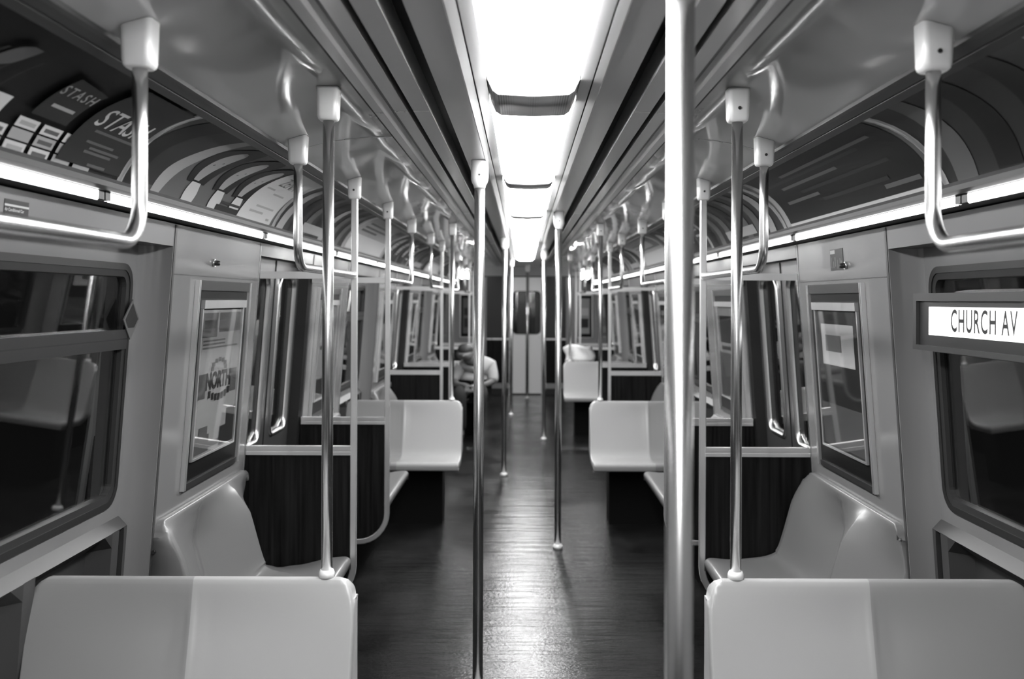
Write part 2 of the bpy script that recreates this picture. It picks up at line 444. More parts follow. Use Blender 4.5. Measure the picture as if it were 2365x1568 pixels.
c.band([(.665, .965, .03), (.68, .975, .25), (.70, .985, .5), (.715, .99, .7), (.73, .99, .96)], 'white')
c.text('ZENX', .845, .70, .085, 'mid', shear=.1)
for v, a, b_ in ((.52, .73, .80), (.46, .82, .92), (.24, .77, .93), (.16, .74, .86), (.10, .91, .94)): c.rect(a, b_, v, v + .028, 'light')
c.done('poster of long-haired faces with a white lettered end panel, second card on left')

def scene_card(side, i, seed, style, label):
    c = Card(side, EDGES[i] + .012, EDGES[i + 1] - .012); r = random.Random(seed)
    if style == 'faces':
        c.base('mid')
        for u in (.1, .35, .62):
            c.band([(u - .05, u + .14, .03), (u - .07, u + .17, .4), (u - .02, u + .2, .8), (u + .04, u + .15, .95)], 'black')
            c.band([(u + .02, u + .09, .25), (u, u + .12, .45), (u + .03, u + .14, .7), (u + .07, u + .11, .82)], 'light')
        c.rect(.82, .97, .1, .9, 'dark')
        for v in (.2, .35, .5, .65): c.rect(.84, .95, v, v + .05, 'light')
    elif style == 'pale':
        c.base('light'); c.rect(.05, .95, .06, .4, 'white')
        for v in (.5, .6, .72): c.rect(.12, .12 + r.uniform(.3, .7), v, v + .05, 'mid')
        c.rect(.78, .97, .5, .9, 'mid')
    elif style == 'stripes':
        c.base('dark')
        for k in range(7):
            u = .03 + k * .135
            c.band([(u, u + .07, .03), (u + .02, u + .09, .4), (u + .05, u + .1, .96)], r.choice(('mid', 'light', 'black', 'mid')))
        c.rect(.3, .7, .1, .25, 'light')
    else:                                           # dark sheet with lines of pale print
        c.base('mid'); c.rect(.04, .97, .09, .95, 'black'); c.rect(.02, .98, .02, .085, 'white')
        c.band([(.01, .05, .03), (.02, .06, .4), (.03, .07, .7), (.05, .08, .93)], 'light')
        for k, (v, u0, u1) in enumerate(((.74, .3, .9), (.66, .12, .8), (.55, .2, .62), (.42, .3, .86), (.33, .14, .4), (.24, .4, .8), (.16, .76, .93))):
            c.rect(u0, u1, v, v + .045, 'dark' if k % 2 else 'mid')
    c.done(label)
ordn = ['', '', 'third', 'fourth', 'fifth', 'sixth', 'seventh', 'eighth', 'ninth']
LS = [('stripes', 'dark card with leaning grey bands'), ('pale', 'pale card with grey print'), ('faces', 'grey card of three dark-haired faces'), ('stripes', 'dark banded card'), ('pale', 'pale card with grey lines'), ('print', 'dark card with lines of small print'), ('stripes', 'dark striped card')]
for k, (st, tx) in enumerate(LS): scene_card(-1, k + 2, 20 + k, st, '%s, %s on the left from the camera' % (tx, ordn[k + 2]))
RS = [('print', 'black card with grey print and white lower edge'), ('pale', 'pale grey card above the right wall poster'), ('stripes', 'dark card with leaning bands'), ('faces', 'grey card of dark-haired faces'), ('pale', 'pale card with grey lines'), ('stripes', 'dark striped card'), ('print', 'dark printed card'), ('pale', 'pale card with grey blocks'), ('stripes', 'banded dark card')]
for k, (st, tx) in enumerate(RS):
    scene_card(1, k, 50 + k, 'stripes' if k == 0 else ('print' if k == 1 else st), '%s, %s on the right from the camera' % (('dark card with leaning grey bands' if k == 0 else RS[0][1] if k == 1 else tx), ['first', 'second'][k] if k < 2 else ordn[k]))

# thin metal strips that hold the card ends
for s in (-1, 1):
    for i, y in enumerate(EDGES[1:9]):
        mb = MB(); rows = []
        for j in range(9):
            v = .01 + .97 * j / 8
            rows.append([cove(s, y - .009, v, .001), cove(s, y - .007, v, .009), cove(s, y + .007, v, .009), cove(s, y + .009, v, .001)])
        mb.grid(rows, M['bar'], True)
        o = mb.build('card_clip')
        tag(o, 'curved chrome strip at the %s joint between cards on the %s' % (['first', 'second', 'third', 'fourth', 'fifth', 'sixth', 'seventh', 'eighth'][i], SIDE[s]), 'clip', 'chrome strips between advertising cards')
    # backing panel behind the cards
    mb = MB(); mb.grid([[cove(s, y, v / 10, -.004) for v in range(11)] for y in (Y0, Y1)], M['rail_dark'], True); trim(mb)

# strip lights under the cove
STRIP = [.93] + [2.50 + 1.56 * i for i in range(9)]
wordn = ['first', 'second', 'third', 'fourth', 'fifth', 'sixth', 'seventh', 'eighth', 'ninth', 'tenth']
STRIP[-1] = 15.4
for s in (-1, 1):
    for i in range(9):
        y0, y1 = STRIP[i] + .004, STRIP[i + 1] - .004
        t = thing('strip_light', 'thin glowing strip light under the %s cards, %s from the camera' % (SIDE[s], wordn[i]), 'light', (s * 1.08, (y0 + y1) / 2, 1.808), 'strip lights along the %s side' % SIDE[s])
        mb = MB()
        ya, yb = y0 + .03, y1 - .03
        pr = [(1.0765, 1.8185), (1.0755, 1.8165), (1.0765, 1.797), (1.080, 1.794)]
        mb.grid([[(s * x, y, z) for x, z in pr] for y in (ya, yb)], M['strip_front'])
        mb.grid([[(s * x, y, z) for x, z in ((1.080, 1.794), (1.083, 1.794), (1.083, 1.815))] for y in (ya, yb)], M['gap'])
        mb.grid([[(s * x, y, 1.815) for x in (1.083, 1.091)] for y in (ya, yb)], M['strip'])
        mb.grid([[(s * x, y, z) for x, z in ((1.091, 1.797), (1.091, 1.8185), (1.0765, 1.8185))] for y in (ya, yb)], M['gap'])
        for y in (ya, yb): mb.face([(s * x, y, z) for x, z in pr + [(1.083, 1.794), (1.083, 1.797), (1.091, 1.797), (1.091, 1.8185)]], M['strip_front'])
        shift_in(mb.build('diffuser'), t)
        for y in (y0, y1):
            mb = MB(); ya, yb = (y, y + .03) if y == y0 else (y - .03, y)
            mb.box(min(s * 1.0745, s * 1.105), max(s * 1.0745, s * 1.092), ya, yb, 1.7975, 1.8188, M['rail_mid']); shift_in(mb.build('end_cap'), t)

# ------------------------------------------------------------------ ceiling lights
LT = [(-2.0, -.75), (-.6, .8), (.95, 2.48), (2.76, 4.38), (4.58, 6.08), (6.28, 7.8), (8.0, 9.5), (9.7, 11.25), (11.45, 13.4)]
for i, (y0, y1) in enumerate(LT):
    lab = 'glowing white ceiling light panel, %s of the row along the car' % (wordn[i - 2] if i > 1 else ['farthest behind the camera', 'just behind the camera'][i])
    t = thing('ceiling_light', lab, 'light', (0, (y0 + y1) / 2, 2.1), 'ceiling light panels')
    mb = MB(); pr = [(-.115, 2.13), (-.110, 2.10), (-.098, 2.086), (-.085, 2.082), (0, 2.079), (.085, 2.082), (.098, 2.086), (.110, 2.10), (.115, 2.13)]
    pr = [(x * .965 + .0035, z) for x, z in pr]
    mb.grid([[(x, y, z) for x, z in pr] for y in (y0, y1)], M['diffuser'], True)
    for y in (y0, y1): mb.face([(x, y, z) for x, z in pr], M['diffuser'])
    shift_in(mb.build('diffuser'), t)
    if i < 8:
        g1 = LT[i + 1][0]
        mb = MB(); pr = [(-.1178, 2.134), (-.115, 2.10), (-.102, 2.072), (-.088, 2.062), (0, 2.058), (.088, 2.062), (.102, 2.072), (.115, 2.10), (.1178, 2.134)]
        rows = [[(x, y, z) for x, z in pr] for y in (y1 + .003, g1 - .003)]
        mb.grid(rows, M['perf'], True)
        for r in rows: mb.face(r, M['perf'])
        shift_in(mb.build('divider_grille'), t)

# ------------------------------------------------------------------ poles
def cap_mb(x, y, ztop, h, w, slope=0.0):
    """cast ceiling socket, rounded box whose top follows the ceiling slope"""
    mb = MB(); r = .012; rows = []
    def loop(z, g, sl):
        return [(x + a, y + b, z + sl * a) for a, b in [(p[0], p[1]) for p in rrect(-w / 2 * g, w / 2 * g, -w / 2 * g, w / 2 * g, r, 4)]]
    zb = ztop - h
    for z, g, sl in ((ztop, 1.04, slope), (ztop - h * .5, 1.0, slope * .5), (zb + .012, .97, 0), (zb + .004, .90, 0), (zb, .78, 0)): rows.append(loop(z, g, sl))
    mb.ring(rows, M['cap'], True); mb.face(rows[0], M['cap']); mb.face(rows[-1], M['cap'])
    return mb
def screw_mb(x, y, z, r=.0045, ax='y'):
    mb = MB(); mb.tube([(x, y + .002, z), (x, y - .0015, z)], r, M['screw'], 10); return mb

def floor_pole(x, y, label):
    t = thing('floor_pole', label, 'pole', (x, y, 0), 'steel poles standing along the middle of the aisle')
    zt = 2.103
    mb = MB(); mb.tube([(x, y, 0.02), (x, y, zt - .09)], .0205, M['steel'], 32); shift_in(mb.build('tube'), t)
    mb = MB(); rr = [.034, .034, .030, .0245, .0225]; zz = [zt, zt - .075, zt - .09, zt - .098, zt - .11]
    mb.tube([(x, y, z) for z in zz], .03, M['cap'], 28, radii=rr); shift_in(mb.build('cap'), t)
    sub(screw_mb(x, y - .034, zt - .06).build('screw'), t)
    mb = MB(); mb.tube([(x, y, .0), (x, y, .018), (x, y, .03)], .03, M['cap'], 24, radii=[.032, .031, .022]); shift_in(mb.build('floor_socket'), t)
fx = [(.206, 1.46, 'thick steel pole close to the camera, right of the aisle'),
      (-.198, 3.95, 'bright steel pole left of the aisle near the first door'),
      (.198, 6.22, 'steel floor pole right of the aisle, beside the second seats'),
      (-.187, 8.78, 'thin steel floor pole left of the aisle, third down the car'),
      (.212, 11.05, 'distant steel pole right of the aisle by the end door'),
      (-.18, 13.4, 'farthest steel floor pole, left of the end door'),
      (.045, 15.7, 'slim dark pole standing in front of the end door')]
for a in fx: floor_pole(*a)

# ------------------------------------------------------------------ seats
def sstep(a, b, x):
    t = min(1, max(0, (x - a) / (b - a))); return t * t * (3 - 2 * t)
PROF = [(.043, .60), (.043, .70), (.043, .79), (.040, .815), (.026, .830), (.008, .830), (-.002, .815), (-.028, .73), (-.058, .62), (-.084, .53), (-.104, .482), (-.135, .459), (-.20, .45), (-.29, .449), (-.37, .455), (-.412, .458), (-.430, .449), (-.434, .432), (-.424, .402)]
def lerp_table(tab, u):
    for (a, va), (b, vb) in zip(tab[:-1], tab[1:]):
        if u <= b:
            return va + (vb - va) * (u - a) / (b - a)
    return tab[-1][1]
FOLD = [(0, -.03), (.03, -.03), (.04, -.026), (.39, .075), (.395, .068), (.40, .075), (.71, -.05), (.715, -.052), (.72, -.05), (.985, .068), (1, .068)]
SOFT = [(0, 0), (.04, .001), (.25, .009), (.44, .014), (.487, .011), (.50, .006), (.513, .011), (.56, .014), (.75, .009), (.96, .001), (1, 0)]
def seat_shell(w, kind, parent, name='shell'):
    """moulded two-place shell: rolled top edge, back, fillet, pan and front lip; the back folds in and out across its width"""
    pf = catmull(PROF, 3); n = len(pf)
    nr = []
    for i in range(n):
        a, b = pf[max(0, i - 1)], pf[min(n - 1, i + 1)]; t = (b - a).normalized(); nr.append(Vector((t.y, -t.x)))   # away from the sitter
    tab = FOLD if kind == 'fold' else SOFT
    def wt(i):
        y, z = pf[i]
        if y > -.004: return .0
        if z > .47: return (.25 + .75 * sstep(.82, .68, z)) if kind == 'fold' else (.25 + .75 * sstep(.82, .72, z)) * (.35 + .65 * sstep(.55, .75, z))
        return .45 * (1 - sstep(-.18, -.36, y)) + (.35 * sstep(-.2, -.11, y) if kind == 'fold' else 0)
    us = [0, 1] + [k / 40 for k in range(1, 40)] + [a for a, _ in tab] + [e / w for e in (.003, .008, .015, .024, .035, .05)] + [1 - e / w for e in (.003, .008, .015, .024, .035, .05)]
    us = sorted(us); us = [a for a, b in zip(us, us[1:] + [9]) if b - a > .0012]
    mb = MB(); rows = []; R = .05; zt = .831; sgn = 1 if (nr[n // 3].x > 0) else -1
    def pt(i, u):
        q = pf[i] + nr[i] * sgn * (lerp_table(tab, u) * wt(i)); z = q.y; dx = min(u, 1 - u) * w
        if dx < R and z > zt - R: z = min(z, zt - R + math.sqrt(max(0, R * R - (R - dx) ** 2)))
        return q.x, z
    for i in range(n):
        row = [(w * u - w / 2,) + pt(i, u) for u in us]
        for e, sg in ((0, -1), (1, 1)):                       # end walls of the shell, back to the wall plane and down to the lip
            y, z = pt(i, e); back = pf[i].y > .47
            yr, zr = (max(y, .043), z) if back else (y, min(z, .402))
            x = e * w - w / 2
            ext = [(x + sg * .004, y + (yr - y) * .08, z + (zr - z) * .08), (x + sg * .004, yr, zr)]
            row = (ext[::-1] + row) if e == 0 else (row + ext)
        rows.append(row)
    mb.grid(rows, M['seat' if kind == 'soft' else 'seat_c'], True)
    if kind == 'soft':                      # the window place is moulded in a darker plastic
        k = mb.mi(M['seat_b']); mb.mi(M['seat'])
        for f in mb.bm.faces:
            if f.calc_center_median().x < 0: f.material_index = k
    return mb.build(name, parent, solid=.003, weld=.0012)
def make_seat(name, label, w, kind, loc, rz, group, sup):
    t = thing(name, label, 'seat', loc, group, rz)
    seat_shell(w, kind, t)
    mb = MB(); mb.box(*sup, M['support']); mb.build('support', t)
    if kind == 'fold':
        x = -w / 2; mb = MB(); mb.tube([(x - .003, .022, .735), (x - .0135, .022, .735)], .0065, M['screw'], 12); mb.build('screw', t)
    return t
# wall benches (two moulded places each)
bw = 1.02
bn = []
def bench(side, yc, label, proto=[None]):
    loc = (side * 1.186, yc, 0); rz = PI / 2 * (-side)
    if proto[0] is None:
        proto[0] = make_seat('bench_seat', label, bw, 'fold', loc, rz, 'two-place wall benches', (-bw / 2 + .06, bw / 2 - .06, -.24, .02, 0, .385))
        return proto[0]
    o = copy_tree(proto[0]); o.location = loc; o.rotation_euler.z = rz; o['label'] = label; return o
names = [(A[0] - .535, 'nearest %s wall bench, moulded two-place seat beside the framed wall poster'),
         (B[0] + .545, 'second %s wall bench, just past the first door'),
         (A[1] - .535, 'third %s wall bench, before the second door'),
         (B[1] + .545, 'fourth %s wall bench, past the second door'),
         (A[2] - .535, 'fifth %s wall bench, before the third door')]
for s in (-1, 1):
    for y, l in names: bench(s, y, l % SIDE[s])
# transverse double seats facing the camera
tw = .825
def cross_seat(side, y, label, protos={-1: [None], 1: [None]}):
    loc = (side * (.457 + tw / 2), y, 0); proto = protos[side]
    if proto[0] is None:
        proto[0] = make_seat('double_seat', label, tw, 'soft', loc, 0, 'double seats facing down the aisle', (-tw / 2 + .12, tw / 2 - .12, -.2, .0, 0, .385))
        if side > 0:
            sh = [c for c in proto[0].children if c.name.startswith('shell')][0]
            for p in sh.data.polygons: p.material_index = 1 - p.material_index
        return proto[0]
    o = copy_tree(proto[0]); o.location = loc; o['label'] = label; return o
TS = [2.56, 7.1, 11.68]
for s in (-1, 1):
    for y, l in zip(TS, ('nearest grey double seat on the %s, backrest facing the camera', 'second grey double seat on the %s, with lamp glints on its back', 'far grey double seat on the %s')):
        lab = l % SIDE[s]
        if y == TS[2]: lab += (' where the slumped person sits' if s < 0 else ' under the white newspaper')
        cross_seat(s, y, lab)
# poles rising from the seat corners
def seat_pole(side, y, label):
    x = side * .53; zt = ceil_z(x) - .001
    t = thing('seat_pole', label, 'pole', (x, y, .82), 'steel poles rising from seat corners')
    mb = MB(); mb.tube([(x, y, .815), (x, y, zt - .06)], .0145, M['steel'], 28); shift_in(mb.build('tube'), t)
    shift_in(cap_mb(x, y, zt, .085, .055).build('cap'), t)
    if side > 0: sub(screw_mb(x, y - .0285, zt - .052).build('screw'), t)
    mb = MB(); mb.tube([(x, y, .8305), (x, y, .842), (x, y, .85)], .02, M['cap'], 24, radii=[.021, .0205, .017]); shift_in(mb.build('collar'), t)
for s in (-1, 1):
    for y, l in zip(TS, ('steel pole on the corner of the nearest %s double seat', 'steel pole on the corner of the second %s double seat', 'steel pole on the corner of the far %s double seat')):
        seat_pole(s, y + .022, l % SIDE[s])

# ------------------------------------------------------------------ windscreens at the doors
XS = .745; ZR = 1.654
def arc(c, r, a0, a1, n=8):
    return [(c[0] + r * math.cos(math.radians(a0 + (a1 - a0) * k / n)), c[1] + r * math.sin(math.radians(a0 + (a1 - a0) * k / n))) for k in range(n + 1)]
def windscreen(side, y, label):
    t = thing('windscreen', label, 'partition', (side * .95, y, 0), 'windscreens beside the doors')
    zt = ceil_z(XS); zb = .262; r = .15
    xz = [(XS, zt - .05), (XS, 1.2), (XS, zb + r)] + arc((XS + r, zb + r), r, 180, 270)[1:] + [(W(zb) - .004, zb)]
    mb = MB(); rows = []                          # flat bar bent round the lower corner
    for k, (x, z) in enumerate(xz):
        a = Vector(xz[max(0, k - 1)]); b = Vector(xz[min(len(xz) - 1, k + 1)]); d = (b - a).normalized(); nx, nz = -d.y * .0135, d.x * .0135
        rows.append([(side * (x + nx * p), y + q, z + nz * p) for p, q in ((-.8, -.0105), (.8, -.0105), (1, -.0085), (1, .0085), (.8, .0105), (-.8, .0105), (-1, .0085), (-1, -.0085))])
    mb.ring(rows, M['bar']); mb.face(rows[0], M['bar']); mb.face(rows[-1], M['bar']); shift_in(mb.build('post'), t)
    shift_in(cap_mb(side * XS, y, zt - .001, .085, .053, -side * .27).build('cap'), t)
    sub(screw_mb(side * XS, y - .027, zt - .05).build('screw'), t)
    # wood-grain panel with rounded lower corner
    pts = [(W(.885) - .002, .885), (XS + .012, .885), (XS + .012, zb + r)] + arc((XS + r, zb + r), r - .012, 180, 270)[1:] + [(W(zb) - .002, zb + .012)]
    mb = MB(); rows = [[(side * x, yy, z) for x, z in pts] for yy in (y - .008, y + .008)]
    mb.ring(rows, M['wood']); mb.face(rows[0], M['wood']); mb.face(rows[1], M['wood']); shift_in(mb.build('panel'), t)
    mb = MB()
    for z0, z1, d in ((.886, .900, .015), (.900, .909, .011), (.909, .924, .015)):
        xa, xb = XS + .01, W(.9) - .003
        mb.box(min(side * xa, side * xb), max(side * xa, side * xb), y - d, y + d, z0, z1, M['bar'])
    shift_in(mb.build('middle_bar'), t)
    mb = MB(); xa, xb = XS + .01, W(ZR) - .003
    mb.box(min(side * xa, side * xb), max(side * xa, side * xb), y - .008, y + .008, ZR - .016, ZR + .014, M['bar'])
    shift_in(mb.build('top_bar'), t)
wl = [(A[0], 'nearest %s windscreen, dark wood panel under a steel bar before the first door'), (B[0], 'second %s windscreen, on the far side of the first door'),
      (A[1], 'third %s windscreen, before the second door'), (B[1], 'fourth %s windscreen, past the second door'),
      (A[2], 'fifth %s windscreen, before the third door'), (B[2], 'last %s windscreen, past the third door near the end wall')]
for s in (-1, 1):
    for y, l in wl: windscreen(s, y, l % SIDE[s])

# ------------------------------------------------------------------ overhead handrails over the benches
def handrail(side, yh, yend, label):
    """drops from the ceiling at yh, bends, and runs level to yend"""
    x = side * XS; zt = ceil_z(XS) - .001; sg = 1 if yend > yh else -1; r = .075
    t = thing('handrail', label, 'handrail', (x, yh, ZR), 'bent overhead handrails')
    yz = [(yh, zt - .05), (yh, ZR + .2), (yh, ZR + r)]
    for k in range(1, 9):
        a = PI / 2 * k / 8; yz.append((yh + sg * r * (1 - math.cos(a)), ZR + r - r * math.sin(a)))
    yz.append((yend, ZR))
    mb = MB(); mb.tube([(x, y, z) for y, z in yz], .0142, M['steel'], 28); shift_in(mb.build('tube'), t)
    shift_in(cap_mb(x, yh, zt, .083, .057, -side * .27).build('cap'), t)
    if side > 0: sub(screw_mb(x, yh - .0295, zt - .05).build('screw'), t)
    if abs(yend - yh) < 1.16 and yh > 2:
        mb = MB(); mb.tube([(x, yend - sg * .012, ZR), (x, yend, ZR)], .0165, M['cap'], 20); shift_in(mb.build('end_ferrule'), t)
hr = [(1.87, .55, 'bent steel handrail nearest the camera, high on the %s'), (A[0] - 1.07, A[0] - .0175, 'bent handrail over the nearest %s bench'),
      (B[0] + 1.125, B[0] + .0175, 'bent handrail over the second %s bench'), (A[1] - 1.07, A[1] - .0175, 'bent handrail over the third %s bench'),
      (B[1] + 1.125, B[1] + .0175, 'bent handrail over the fourth %s bench'), (A[2] - 1.07, A[2] - .0175, 'bent handrail over the fifth %s bench')]
for s in (-1, 1):
    for y, e, l in hr: handrail(s, y, e, l % SIDE[s])

# ------------------------------------------------------------------ windows
nw = 0
for s in (-1, 1):
    for y0, y1 in wz:
        nw += 1
        t = bpy.data.objects.new('window_%d' % nw, None); COL.objects.link(t); t.location = (s * 1.29, (y0 + y1) / 2, 1.28); struct(t)
        a, b = y0 + .11, y1 - .10; za, zb_ = .92, 1.645
        R = lambda g, r: rrect(a + g, b - g, za + g, zb_ - g, r)
        mb = MB(); mb.ring([wloop(s, R(-.012, .072), .001, WR), wloop(s, R(-.012, .072), .006, WR), wloop(s, R(.008, .052), .006, WR), wloop(s, R(.008, .052), -.02, WR)], M['gasket']); shift_in(mb.build('gasket'), t)
        mb = MB(); mb.ring([wloop(s, R(.008, .052), -.02, WR), wloop(s, R(.008, .052), .003, WR), wloop(s, R(.028, .032), .001, WR), wloop(s, R(.031, .03), -.02, WR)], M['wframe']); shift_in(mb.build('frame'), t)
        mb = MB(); wbox(mb, s, a + .02, b - .02, 1.395, 1.455, .012, -.02, M['wframe'], WR); wbox(mb, s, a + .02, b - .02, 1.424, 1.428, .0125, .01, M['gap'], WR); shift_in(mb.build('crossbar'), t)
        for z0, z1 in ((.944, 1.396), (1.454, 1.622)):
            mb = MB(); wbox(mb, s, a + .03, b - .03, z0, z1, -.012, -.017, M['glass'], WR); shift_in(mb.build('pane'), t)

# ------------------------------------------------------------------ side doors
nd = 0
for s in (-1, 1):
    for i in range(3):
        nd += 1; y0, y1 = A[i] + .02, B[i] - .02; ym = (y0 + y1) / 2
        t = bpy.data.objects.new('door_%d' % nd, None); COL.objects.link(t); t.location = (s * 1.25, ym, 0); struct(t)
        for a, b in ((y0, ym - .002), (ym + .002, y1)):
            wa, wb = (a + .085, b - .10) if a == y0 else (a + .10, b - .085)
            out = rrect(a, b, .01, 1.745, .001); hole = rrect(wa, wb, .885, 1.66, .055)
            mb = MB(); mb.ring([wloop(s, out, -.03, WD), wloop(s, out, 0, WD), wloop(s, hole, 0, WD), wloop(s, hole, -.03, WD)], M['leaf'])
            ed = b if a == y0 else a
            wbox(mb, s, min(ed, ed), ed + .004, .01, 1.745, .004, -.02, M['gap'], WD)
            leaf = shift_in(mb.build('leaf'), t)
            bpy.context.view_layer.update()
            mb = MB(); q = lambda g, r: rrect(wa + g, wb - g, .885 + g, 1.66 - g, r)
            mb.ring([wloop(s, q(-.014, .069), .0005, WD), wloop(s, q(-.012, .067), .008, WD), wloop(s, q(-.004, .059), .011, WD), wloop(s, q(.006, .05), .008, WD), wloop(s, q(.008, .048), -.01, WD)], M['chrome'], True)
            fr = mb.build('window_frame'); fr.parent = leaf
            mb = MB(); lp = q(.004, .05)
            mb.ring([wloop(s, lp, -.012, WD), wloop(s, lp, -.017, WD)], M['glass']); mb.face(wloop(s, lp, -.012, WD), M['glass']); mb.face(wloop(s, lp, -.017, WD), M['glass'])
            pn = mb.build('pane'); pn.parent = leaf
        mb = MB(); mb.box(min(s * 1.18, s * 1.3), max(s * 1.18, s * 1.3), y0, y1, .0, .008, M['steel_soft']); shift_in(mb.build('threshold'), t)

# ------------------------------------------------------------------ framed posters on the wall panels
def wtext(mb, side, body, yc, z, size, m, d, rev=1, **k):
    """letters on a side wall; text runs away from the camera on the left wall, towards it on the right"""
    for poly in text_tris(body, size, **k):
        mb.face([wpt(side, yc + (x if side < 0 else -x), z + y, d) for x, y in poly], m)
def poster_case(side, y0, y1, where, style, bright=0):
    t = thing('poster_case', 'tall chrome poster frame with dark back on the %s wall, %s' % (SIDE[side], where), 'poster frame', (side * 1.2, (y0 + y1) / 2, 1.25), 'framed poster cases on the wall panels')
    z0, z1 = .885, 1.615
    mb = MB(); wbox(mb, side, y0 + .01, y1 - .01, z0 + .01, z1 - .01, .0045, .0005, M['case_back']); shift_in(mb.build('back_panel'), t)
    mb = MB()
    for a, b in ((y0, y0 + .007), (y0 + .014, y0 + .020), (y1 - .007, y1), (y1 - .020, y1 - .014)): wbox(mb, side, a, b, z0, z1, .016, .0005, M['bar'])
    wbox(mb, side, y0 + .0245, y1 - .0245, z1 - .035, z1, .012, .0006, M['wframe']); wbox(mb, side, y0 + .0245, y1 - .0245, z0, z0 + .02, .012, .0006, M['wframe'])
    shift_in(mb.build('frame'), t)
    pa, pb, qa, qb = y0 + .085, y1 - .10, z0 + .105, z1 - .10
    mb = MB()
    for a, b in ((pa - .02, pa - .008), (pb + .008, pb + .02)): wbox(mb, side, a, b, qa - .015, qb, .014, .005, M['bar'])
    wbox(mb, side, pa - .0075, pb + .0075, qa - .0155, qa - .0075, .0138, .0052, M['bar'])
    wbox(mb, side, pa - .021, pb + .03, qb + .0005, qb + .03, .02, .0052, M['bar'])
    shift_in(mb.build('clip_rail'), t)
    # the sheet itself
    mb = MB(); wbox(mb, side, pa - .007, pb + .007, qa - .006, qb - .006, .008, .006, M['light' if bright == 0 else 'white' if bright > 0 else 'dark'])
    d = [.0088]
    def R(u0, u1, v0, v1, m):
        d[0] += .00005
        f = lambda u: pa + (pb - pa) * u if side < 0 else pb - (pb - pa) * u
        g = lambda v: qa + (qb - qa) * v
        mb.face([wpt(side, f(u0), g(v0), d[0]), wpt(side, f(u1), g(v0), d[0]), wpt(side, f(u1), g(v1), d[0]), wpt(side, f(u0), g(v1), d[0])], M[m])
    if style == 'north':
        R(.0, .38, .80, .97, 'mid'); R(.42, 1, .83, .97, 'mid'); R(.05, .35, .86, .92, 'dark')
        for v in (.72, .745, .77): R(.05, .95 if v < .74 else .6, v, v + .012, 'mid')
        for k in range(7):
            a = PI * k / 6; R(.5 + .17 * math.cos(a) - .035, .5 + .17 * math.cos(a) + .035, .56 + .06 * math.sin(a), .59 + .06 * math.sin(a), 'mid')
        d[0] += .0001; wtext(mb, side, 'NORTH', (pa + pb) / 2, qa + (qb - qa) * .485, .085, M['dark'], d[0], bold=.0035)
        for k in range(7):
            u = .26 + k * .08; v = .36 + .0035 * (k - 3) ** 2; R(u, u + .06, v - .02, v + .03, 'dark')
        for u in (.02, .82): R(u, u + .16, .38, .55, 'mid')
        R(.0, .35, .0, .12, 'mid'); R(.1, .3, .05, .18, 'mid'); R(.62, 1, .0, .14, 'dark'); R(.78, 1, .1, .26, 'dark'); R(.3, .6, .02, .06, 'mid')
    else:
        r = random.Random(int(y0 * 100) + side)
        R(.0, 1, .0, r.uniform(.2, .5), r.choice(('mid', 'dark'))); R(.1, .9, .6, .9, r.choice(('mid', 'white', 'dark')))
        R(.15, .8, .52, .56, 'dark'); R(.2, .6, .7, .82, r.choice(('black', 'mid')))
    o = mb.build('wall_poster')
    tag(o, '%s sheet in the %s wall frame, %s' % ({'north': 'pale poster lettered NORTH'}.get(style, 'pictured poster'), SIDE[side], where), 'poster', 'posters in the wall frames')
    mb = MB(); wbox(mb, side, pa - .018, pb + .018, qa - .01, qb - .004, .0135, .0125, M['plexi']); shift_in(mb.build('cover'), t)
for s in (-1, 1):
    poster_case(s, 3.43, 4.09, 'above the nearest bench', 'north' if s < 0 else 'plain', 0 if s < 0 else -1)
    poster_case(s, B[0] + .17, B[0] + .83, 'past the first door', 'plain')
    poster_case(s, A[1] - .84, A[1] - .18, 'before the second door', 'plain', -1)
    poster_case(s, B[1] + .17, B[1] + .83, 'past the second door', 'plain')
    poster_case(s, A[2] - .84, A[2] - .18, 'before the third door', 'plain', -1)

# ------------------------------------------------------------------ end wall and end door
mb = MB()
E = Y1
def eb(x0, x1, z0, z1, m, d0=0, d1=.05): mb.box(x0, x1, E - d0, E + d1, z0, z1, M[m])
DX0, DX1 = -.215, .285
eb(-1.4, DX0, 0, 2.12, 'end'); eb(DX1, 1.4, 0, 2.12, 'end'); eb(DX0, DX1, 1.93, 2.12, 'end')
for x0, x1 in ((-.62, DX0 - .03), (DX1 + .03, .68)):
    eb(x0, x1, .92, 1.93, 'end_dark', .006); eb(x0, x1, .19, .90, 'wood', .008); eb(x0, x1, .0, .10, 'gap', .01)
    eb(x0, x1, .895, .925, 'steel_soft', .012)
eb(-1.4, 1.4, 1.925, 1.945, 'rail_dark', .02)
eb(DX0 - .04, DX0, 0, 1.95, 'steel_soft', .03); eb(DX1, DX1 + .04, 0, 1.95, 'steel_soft', .03)
struct(mb.build('wall_back'))
mb = MB(); mb.box(-1.4, 1.4, Y0 - .05, Y0, 0, 2.15, M['end']); struct(mb.build('wall_front'))
t = bpy.data.objects.new('door_7', None); COL.objects.link(t); t.location = (.035, E, 0); struct(t)
mb = MB(); out = rrect(DX0 + .003, DX1 - .003, .02, 1.925, .001); hole = rrect(DX0 + .02, DX1 - .02, .99, 1.70, .07)
lp = lambda pts, d: [(x, E - d, z) for x, z in pts]
mb.ring([lp(out, -.04), lp(out, 0), lp(hole, 0), lp(hole, -.04)], M['end_steel'])
leaf = shift_in(mb.build('leaf'), t); bpy.context.view_layer.update()
mb = MB(); h2 = rrect(DX0 + .035, DX1 - .035, 1.005, 1.685, .055); mb.ring([lp(hole, .001), lp(hole, .012), lp(h2, .012), lp(h2, -.02)], M['gasket'])
o = mb.build('window_frame'); o.parent = leaf
